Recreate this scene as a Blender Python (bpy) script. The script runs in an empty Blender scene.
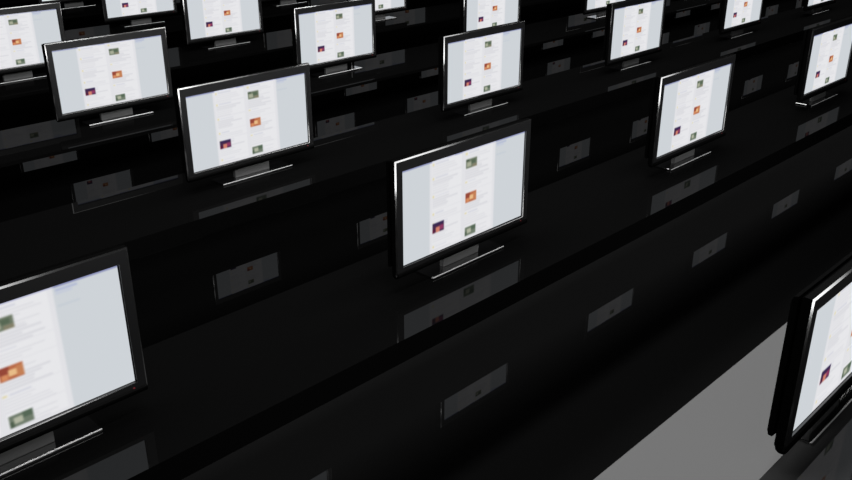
import bpy, bmesh, math, random
from mathutils import Vector

scene = bpy.context.scene
C = scene.collection
scene.view_settings.view_transform = 'Standard'
scene.view_settings.look = 'None'
scene.view_settings.exposure = 0
scene.view_settings.gamma = 1

# ------------------------------------------------------------------ materials
def newmat(name):
    m = bpy.data.materials.new(name)
    m.use_nodes = True
    nt = m.node_tree
    nt.nodes.clear()
    out = nt.nodes.new('ShaderNodeOutputMaterial')
    return m, nt, out

def mirror_black(name, diff, refl, rough=0.0, noise=0.0):
    """black lacquer: faint diffuse plus a constant weak mirror coat"""
    m, nt, out = newmat(name)
    d = nt.nodes.new('ShaderNodeBsdfDiffuse')
    d.inputs['Color'].default_value = (*diff, 1)
    if noise:
        tc = nt.nodes.new('ShaderNodeTexCoord')
        n = nt.nodes.new('ShaderNodeTexNoise')
        n.inputs['Scale'].default_value = 0.6
        n.inputs['Detail'].default_value = 3
        r = nt.nodes.new('ShaderNodeMapRange')
        r.inputs['To Min'].default_value = diff[0] * (1 - noise)
        r.inputs['To Max'].default_value = diff[0] * (1 + noise)
        nt.links.new(tc.outputs['Object'], n.inputs['Vector'])
        nt.links.new(n.outputs['Fac'], r.inputs['Value'])
        nt.links.new(r.outputs['Result'], d.inputs['Color'])
    g = nt.nodes.new('ShaderNodeBsdfGlossy')
    g.inputs['Roughness'].default_value = rough
    g.inputs['Color'].default_value = (1, 1, 1, 1)
    mx = nt.nodes.new('ShaderNodeMixShader')
    mx.inputs['Fac'].default_value = refl
    nt.links.new(d.outputs[0], mx.inputs[1])
    nt.links.new(g.outputs[0], mx.inputs[2])
    nt.links.new(mx.outputs[0], out.inputs['Surface'])
    return m

def principled(name, col, rough, metal=0.0, spec=0.5):
    m, nt, out = newmat(name)
    b = nt.nodes.new('ShaderNodeBsdfPrincipled')
    b.inputs['Base Color'].default_value = (*col, 1)
    b.inputs['Roughness'].default_value = rough
    b.inputs['Metallic'].default_value = metal
    b.inputs['Specular IOR Level'].default_value = spec
    nt.links.new(b.outputs[0], out.inputs['Surface'])
    return m

M_shelf = mirror_black('black_lacquer_shelf', (0.0022, 0.0022, 0.0022), 0.026, 0.0, 0.06)
M_shelf_lit = mirror_black('lit_black_lacquer_shelf', (0.024, 0.024, 0.024), 0.026, 0.0, 0.06)  # same lacquer; stronger light on the nearest shelf is put into its colour
M_floor_lit = mirror_black('lit_black_gloss_floor', (0.0055, 0.0055, 0.0055), 0.026, 0.0, 0.06)  # same gloss floor, paler: light on the front part painted into the colour
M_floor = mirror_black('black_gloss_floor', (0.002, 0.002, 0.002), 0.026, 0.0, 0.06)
M_under = mirror_black('matt_black_panel', (0.003, 0.003, 0.003), 0.004, 0.3)
M_bezel = mirror_black('black_plastic_bezel', (0.006, 0.006, 0.0063), 0.034, 0.38)
M_edge = mirror_black('polished_black_edge', (0.006, 0.006, 0.006), 0.25, 0.22)
M_back = mirror_black('matt_black_back', (0.0015, 0.0015, 0.0015), 0.002, 0.4)
M_base = mirror_black('gloss_black_base', (0.004, 0.004, 0.004), 0.45, 0.03)
M_neck = principled('dark_grey_neck', (0.075, 0.075, 0.075), 0.5, 0, 0.3)
M_highlight = mirror_black('base_edge_highlight', (0.55, 0.55, 0.55), 0.4, 0.25)  # pale colour painting the highlight along the stand base's front edge
M_lip = mirror_black('polished_inner_lip', (0.006, 0.006, 0.006), 0.16, 0.2)
M_led = principled('red_power_light', (0.12, 0.002, 0.006), 0.5)

# screen: emission from a painted colour attribute
M_screen, nt, out = newmat('lit_screen')
at = nt.nodes.new('ShaderNodeAttribute'); at.attribute_name = 'page'
em = nt.nodes.new('ShaderNodeEmission')
em.inputs['Strength'].default_value = 1.0
nt.links.new(at.outputs['Color'], em.inputs['Color'])
nt.links.new(em.outputs[0], out.inputs['Surface'])

# ------------------------------------------------------------------ helpers
def add_box(bm, x0, x1, y0, y1, z0, z1, bev=0.0, seg=2):
    r = bmesh.ops.create_cube(bm, size=1)
    vs = r['verts']
    for v in vs:
        v.co = Vector(((x0 + x1) / 2 + v.co.x * (x1 - x0), (y0 + y1) / 2 + v.co.y * (y1 - y0), (z0 + z1) / 2 + v.co.z * (z1 - z0)))
    if bev:
        es = list({e for v in vs for e in v.link_edges})
        bmesh.ops.bevel(bm, geom=es, offset=bev, segments=seg, profile=0.5, affect='EDGES')

def obj(name, bm, mat, parent=None, smooth=False):
    me = bpy.data.meshes.new(name)
    bmesh.ops.recalc_face_normals(bm, faces=bm.faces[:])
    bm.to_mesh(me); bm.free()
    me.materials.append(mat)
    if smooth:
        for p in me.polygons: p.use_smooth = True
    o = bpy.data.objects.new(name, me); C.objects.link(o)
    if parent: o.parent = parent
    return o

def ring(x0, x1, z0, z1, y, r=0.0):
    return [(x0, y, z0), (x1, y, z0), (x1, y, z1), (x0, y, z1)]

def loft(bm, rings, smooth_spans=()):
    """join successive 4-corner rings; returns nothing"""
    vr = [[bm.verts.new(c) for c in r] for r in rings]
    for i in range(len(vr) - 1):
        for k in range(4):
            f = bm.faces.new((vr[i][k], vr[i][(k + 1) % 4], vr[i + 1][(k + 1) % 4], vr[i + 1][k]))
            f.smooth = i in smooth_spans
    return vr

# ------------------------------------------------------------------ page on the screens (linear colours)
def s2l(c):
    return tuple((x / 12.92 if x <= 0.04045 else ((x + 0.055) / 1.055) ** 2.4) for x in (v / 255 for v in c))

random.seed(4)
SIDE = (206, 211, 216)
PAGE = (225, 225, 229)
CARD = (231, 231, 234)
rects = []          # u0,u1,v0,v1,colour (sRGB), later ones on top
rects.append((.205, .735, .0, 1.0, PAGE))
rects.append((.225, .455, .02, .98, CARD)); rects.append((.485, .715, .02, .98, CARD))
def post(u, v0, v1, seed):
    r = random.Random(seed)
    rects.append((u - .003, u + .236, v1 - .012, v1, PAGE))
    rects.append((u + .004, u + .018, v0 + .012, v0 + .034, (224, 214, 172)))
    rects.append((u + .026, u + .026 + .05 + .06 * r.random(), v0 + .014, v0 + .026, (212, 213, 222)))
    v = v0 + .045
    while v < v1 - .02:
        rects.append((u + .004, u + .10 + .11 * r.random(), v, v + .011, (216, 216, 221)))
        v += .024
for a, b in ((.02, .17), (.17, .36), (.36, .545), (.545, .655), (.655, .91), (.91, .98)): post(.225, a, b, int(a * 1000))
for a, b in ((.02, .33), (.33, .46), (.46, .675), (.675, .84), (.84, .98)): post(.485, a, b, int(a * 1000) + 7)
def thumb(u0, u1, v0, v1, base, spots):
    rects.append((u0 - .004, u1 + .004, v0 - .006, v1 + .006, (236, 236, 238)))
    rects.append((u0, u1, v0, v1, base))
    for (a, b, c, d, col) in spots:
        rects.append((u0 + a * (u1 - u0), u0 + b * (u1 - u0), v0 + c * (v1 - v0), v0 + d * (v1 - v0), col))
thumb(.228, .318, .675, .775, (70, 42, 74), [(.0, 1, .0, .25, (54, 40, 82)), (.3, .62, .45, 1, (208, 128, 108)), (.62, .95, .4, .9, (140, 58, 98)), (.0, .2, .6, 1, (90, 20, 50))])
thumb(.490, .580, .105, .205, (112, 122, 104), [(.1, .5, .35, .85, (168, 172, 150)), (.5, .9, .2, .6, (88, 104, 84)), (.0, .3, .0, .3, (78, 92, 74)), (.6, 1, .65, 1, (132, 128, 106))])
thumb(.490, .580, .478, .580, (186, 108, 74), [(.0, .45, .0, .5, (150, 72, 56)), (.4, .75, .3, .8, (232, 188, 136)), (.75, 1, .1, .9, (196, 128, 86)), (.1, .35, .55, .95, (212, 140, 96))])
thumb(.490, .580, .858, .955, (112, 124, 108), [(.2, .6, .3, .75, (176, 180, 160)), (.6, 1, .0, .5, (86, 104, 86)), (.0, .2, .5, 1, (80, 96, 78))])
rects.append((.0, 1.0, .0, .017, (122, 128, 176)))
rects.append((.30, .74, .006, .02, (214, 214, 228)))
rects.append((.225, .34, .003, .016, (210, 214, 232)))
rects.append((.40, .46, .005, .017, (150, 156, 200)))
rects.append((.745, .83, .030, .052, (176, 184, 212)))
rects.append((.745, .81, .058, .075, (196, 202, 218)))
rects.append((.745, .83, .155, .17, (198, 205, 213)))

NU, NV = 232, 122
def page_colour(u, v):
    c = SIDE
    for (a, b, e, d, col) in rects:
        if a <= u <= b and e <= v <= d: c = col
    return c
_grid = [[page_colour((i + .5) / NU, (j + .5) / NV) for i in range(NU)] for j in range(NV)]
# the page is shown slightly soft, as a scaled-up picture: 3x3 box filter
def soft(g):
    o = []
    for j in range(NV):
        row = []
        for i in range(NU):
            acc = [0, 0, 0]; n = 0
            for dj in (-1, 0, 1):
                for di in (-1, 0, 1):
                    jj, ii = j + dj, i + di
                    if 0 <= jj < NV and 0 <= ii < NU:
                        w = (2 - abs(di)) * (2 - abs(dj))
                        for k in range(3): acc[k] += w * g[jj][ii][k]
                        n += w
            row.append(tuple(a / n for a in acc))
        o.append(row)
    return o
_grid = soft(_grid)

W, H = 1.0, 0.5307
SB = 0.148                     # height of the screen's lower edge above the shelf
def screen_mesh():
    me = bpy.data.meshes.new('screen')
    vs, fs, cols = [], [], []
    for j in range(NV):
        for i in range(NU):
            vs.append((-W / 2 + W * i / (NU - 1), 0.0, SB + H * (1 - j / (NV - 1))))
            cols.append(s2l(_grid[j][i]))
    for j in range(NV - 1):
        for i in range(NU - 1):
            a = j * NU + i
            fs.append((a, a + NU, a + NU + 1, a + 1))
    me.from_pydata(vs, [], fs)
    ca = me.color_attributes.new('page', 'FLOAT_COLOR', 'POINT')
    for k, c in enumerate(cols): ca.data[k].color = (*c, 1)
    me.materials.append(M_screen)
    me.update()
    return me

# ------------------------------------------------------------------ the television
def make_tv():
    root = bpy.data.objects.new('flat_screen_television', None); C.objects.link(root)
    L, R, B, T = -.555, .548, SB - .047, SB + .596       # outer frame
    # frame: screen opening lip -> flat front -> rounded outer edge -> side wall -> back
    bm = bmesh.new()
    lw, e = .006, .0065
    yF = -.012
    sm = []
    o_in = ring(-W / 2 + .001, W / 2 - .001, SB + .001, SB + H - .001, -0.0004)
    o_lip = ring(-W / 2 - lw, W / 2 + lw, SB - lw, SB + H + lw, yF)
    inner = ring(L + e, R - e, B + e, T - e, yF)
    loft(bm, [o_lip, inner])
    fr = obj('frame', bm, M_bezel, root)
    bm = bmesh.new()
    loft(bm, [o_in, ring(-W / 2 - .003, W / 2 + .003, SB - .003, SB + H + .003, .0)])
    loft(bm, [ring(-W / 2 - .003, W / 2 + .003, SB - .003, SB + H + .003, .0), ring(-W / 2 - .0035, W / 2 + .0035, SB - .0035, SB + H + .0035, yF + .0025), o_lip], smooth_spans=(1,))
    obj('screen_lip', bm, M_lip, root)
    bm = bmesh.new()
    rs = []
    n = 1
    for i in range(n + 1):
        a = math.pi / 2 * i / n
        d = e * (1 - math.sin(a)); y = yF + e * (1 - math.cos(a))
        rs.append(ring(L + d, R - d, B + d, T - d, y))
    loft(bm, rs, smooth_spans=range(n))
    obj('rounded_edge', bm, M_edge, root)
    bm = bmesh.new()                                       # side wall and closed rear of the front slab
    vr = loft(bm, [ring(L, R, B, T, yF + e), ring(L, R, B, T, .022), ring(L + .01, R - .01, B + .014, T - .01, .034)])
    bm.faces.new(vr[-1])
    obj('frame_rear', bm, M_back, root)
    s = bpy.data.objects.new('screen', screen_mesh()); C.objects.link(s); s.parent = root
    # rear casing: separated by a groove, deepest low down
    bm = bmesh.new()
    vr = loft(bm, [ring(L + .03, R - .03, B + .05, T - .04, .034), ring(L + .03, R - .03, B + .05, T - .04, .040),
                   ring(L + .004, R - .004, B + .045, T - .008, .044), ring(L + .004, R - .004, B + .045, T - .012, .060),
                   ring(L + .02, R - .02, B + .055, T - .04, .072), ring(L + .16, R - .16, B + .10, T - .20, .098)])
    bm.faces.new(vr[-1])
    for i in range(7):                                     # vents
        z = T - .12 - i * .012
        add_box(bm, -.25, .25, .070, .0765, z, z + .005)
    obj('rear_casing', bm, M_back, root)
    # lower rounded chin
    bm = bmesh.new()
    bmesh.ops.create_cone(bm, cap_ends=True, segments=20, radius1=.026, radius2=.026, depth=R - L - .012)
    for v in bm.verts:
        x, y, z = v.co
        v.co = Vector((z + (L + R) / 2, y * .9 + .004, x * .8 + B + .006))
    obj('chin', bm, M_back, root)
    # power light
    bm = bmesh.new()
    bmesh.ops.create_uvsphere(bm, u_segments=10, v_segments=6, radius=.006)
    for v in bm.verts: v.co = Vector((v.co.x + .485, v.co.y * .4 + yF, v.co.z + SB - .026))
    obj('power_light', bm, M_led, root, True)
    # stand
    bm = bmesh.new()
    add_box(bm, -.150, .150, .030, .062, .012, B + .03, .004, 2)
    obj('stand_neck', bm, M_neck, root)
    bm = bmesh.new()
    add_box(bm, -.290, .322, -.018, .135, 0, .012, .002, 1)
    b = obj('stand_base', bm, M_base, root)
    bm = bmesh.new()
    add_box(bm, -.290, .322, -.023, -.018, .006, .0125, .002, 2)
    obj('front_highlight', bm, M_highlight, b)  # added strip standing in for the glint on the base edge
    return root

def copy_tv(src):
    r = src.copy(); C.objects.link(r)
    for ch in src.children:
        c = ch.copy(); C.objects.link(c); c.parent = r
        for g in ch.children:
            d = g.copy(); C.objects.link(d); d.parent = c
    return r

DX, DY, DRIFT, X0 = 2.553, 2.105, .027, 1.611
ROWS = 'ABCDEFGH'
ROWX = dict(A=1.592, B=1.611, C=1.654, D=1.695, E=1.692, F=1.723, G=1.75, H=1.777)
LABELS = {
 'A0': 'large television at the right edge, before the light grey reflection, cut off',
 'B-1': 'large television at the lower left, cut off by the left edge, with red power light',
 'B0': 'television standing alone in the centre of the picture, its stand edge gleaming white',
 'B1': 'narrow-looking television right of the central one on the same shelf',
 'B2': 'television touching the right edge of the picture at upper right, on the central shelf',
 'C0': 'fully shown television left of centre, its top right corner overlapping the one behind',
 'C1': 'television above and behind the central one, fully in view with its stand',
 'C2': 'television upper right of centre, top just touching the top edge of the picture',
 'C3': 'television cut by the top edge between the two rightmost larger ones',
 'C4': 'sliver of a television at the top edge, furthest to the right of all',
 'D0': 'television at upper left, fully in view, in front of one cut by the left edge',
 'D1': 'television left of the top centre, its lower left corner hidden by the one in front',
 'D2': 'television at top centre cut by the top edge, stand hidden by the one in front',
 'D3': 'bottom strip of a television at the top edge, behind the one upper right of centre',
 'E0': 'television in the upper left corner, cut off by the left edge of the picture',
 'E1': 'television at the top left of centre, upper edge cut off, stand visible',
 'E2': 'television at the top edge behind the one left of top centre, lower corner visible',
 'F1': 'television at the top edge between the two upper left ones, only lower third visible',
 'F2': 'stand and lower edge of a television at the top, behind and left of top centre',
 'G1': 'furthest television, only its stand visible at the top edge near the upper left corner',
}
SHOWN_IN_MIRROR = {'C': range(1, 6), 'E': range(1, 10), 'F': range(1, 13), 'G': range(1, 13), 'H': range(1, 14), 'D': range(0, 8)}
tv0 = make_tv()
tv0['category'] = 'television'
spots = []
for k, row in enumerate(ROWS):
    js = {int(key[1:]) for key in LABELS if key[0] == row}
    js |= set(SHOWN_IN_MIRROR.get(row, ()))
    for j in sorted(js): spots.append((row, k - 1, j))
first = True
for row, k, j in spots:
    t = tv0 if first else copy_tv(tv0)
    first = False
    t.location = (ROWX[row] + DX * j, DY * k, 0)
    key = row + str(j)
    t['label'] = LABELS.get(key, 'television outside the picture, seen only as a dim mirror image in the black floor')
    t['group'] = 'rows of televisions' if key in LABELS else 'televisions seen only mirrored in the floor'

# ------------------------------------------------------------------ shelves and floor
FLOOR = -1.258
XL, XR = -6.0, 46.0
SHELF = {
 'A': 'glossy black shelf under the nearest television at lower right, light grey reflection on its rear',
 'B': 'long glossy black shelf under the television in the centre of the picture',
 'C': 'long glossy black shelf directly behind the shelf of the central television',
 'D': 'long glossy black shelf fourth from the front, under the fully shown upper left television',
 'E': 'long glossy black shelf fifth from the front, under the upper left corner television',
 'F': 'long glossy black shelf sixth from the front, near the top edge of the picture',
 'G': 'long glossy black shelf seventh from the front, last one seen at the upper left',
 'H': 'long glossy black shelf eighth from the front, beyond the top edge of the picture',
}
for k, row in enumerate(ROWS):
    y = DY * (k - 1)
    root = bpy.data.objects.new('display_shelf', None); C.objects.link(root)
    root.location = (0, y, FLOOR)
    root['label'] = SHELF[row]; root['category'] = 'shelf'; root['group'] = 'parallel black shelves'
    y0, y1 = -.375 + 2.045 * (k - 1) - y, .452 + 2.08 * (k - 1) - y
    th = .125 if row in 'ABC' else .03
    bm = bmesh.new(); add_box(bm, XL, XR, y0, y1, -th - FLOOR, 0 - FLOOR)
    obj('shelf_board', bm, M_shelf_lit if row == 'A' else M_shelf, root)
    for x in (XL + .1, XR - .1):
        bm = bmesh.new(); add_box(bm, x - .03, x + .03, y0 + .05, y1 - .05, 0, -th - FLOOR, .004, 1)
        obj('end_panel', bm, M_under, root)

# floor: front level, a channel sunk 7 cm behind it (added to shift the reflections), rear level
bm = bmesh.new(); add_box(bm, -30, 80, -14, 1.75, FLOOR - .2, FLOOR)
f = obj('floor', bm, M_floor_lit); f['kind'] = 'structure'
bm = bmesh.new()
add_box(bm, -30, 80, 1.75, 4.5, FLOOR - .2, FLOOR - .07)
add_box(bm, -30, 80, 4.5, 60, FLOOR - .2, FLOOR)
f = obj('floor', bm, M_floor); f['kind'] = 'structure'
bm = bmesh.new(); add_box(bm, -30, 80, 60, 60.2, FLOOR, 9)
f = obj('wall_back', bm, M_under); f['kind'] = 'structure'

# ------------------------------------------------------------------ light
def area(name, loc, sx, sy, radiance, rot=(0, 0, 0)):
    l = bpy.data.lights.new(name, 'AREA'); l.shape = 'RECTANGLE'
    l.size, l.size_y = sx, sy
    l.energy = radiance * sx * sy * math.pi
    o = bpy.data.objects.new(name, l); C.objects.link(o)
    o.location = loc; o.rotation_euler = rot
    return o
ZP = 6.0
yn = -2.073 + ZP / 2.238
area('overhead_softbox', (14, yn + 1.3, ZP), 36, 2.6, 5.5)
def aim(o, tgt):
    o.rotation_euler = (Vector(tgt) - o.location).to_track_quat('-Z', 'Y').to_euler()
a = area('left_softbox', (-2.0, -3.9, 5.4), 3.6, 2.6, 1.8); aim(a, (2, 4, 0.5)); a.data.spread = math.radians(80)
a = area('front_softbox', (2.6, -3.7, 3.0), 6.6, 4.2, 1.7, (math.radians(88), 0, 0)); a.data.spread = math.radians(85)
a = area('gap_light', (2.5, -1.1, 4.6), 6.0, 0.5, 20)

w = bpy.data.worlds.new('dark_studio'); scene.world = w; w.use_nodes = True
w.node_tree.nodes['Background'].inputs['Color'].default_value = (.004, .004, .0042, 1)

# ------------------------------------------------------------------ camera
cam = bpy.data.cameras.new('camera'); co = bpy.data.objects.new('camera', cam); C.objects.link(co)
cam.sensor_width = 36; cam.lens = 875.5 * 36 / 852
cam.clip_end = 300
co.location = (-1.814, -3.031, 1.996 + SB)
co.rotation_euler = (math.pi / 2 - .4128, 0, -.797)
scene.camera = co
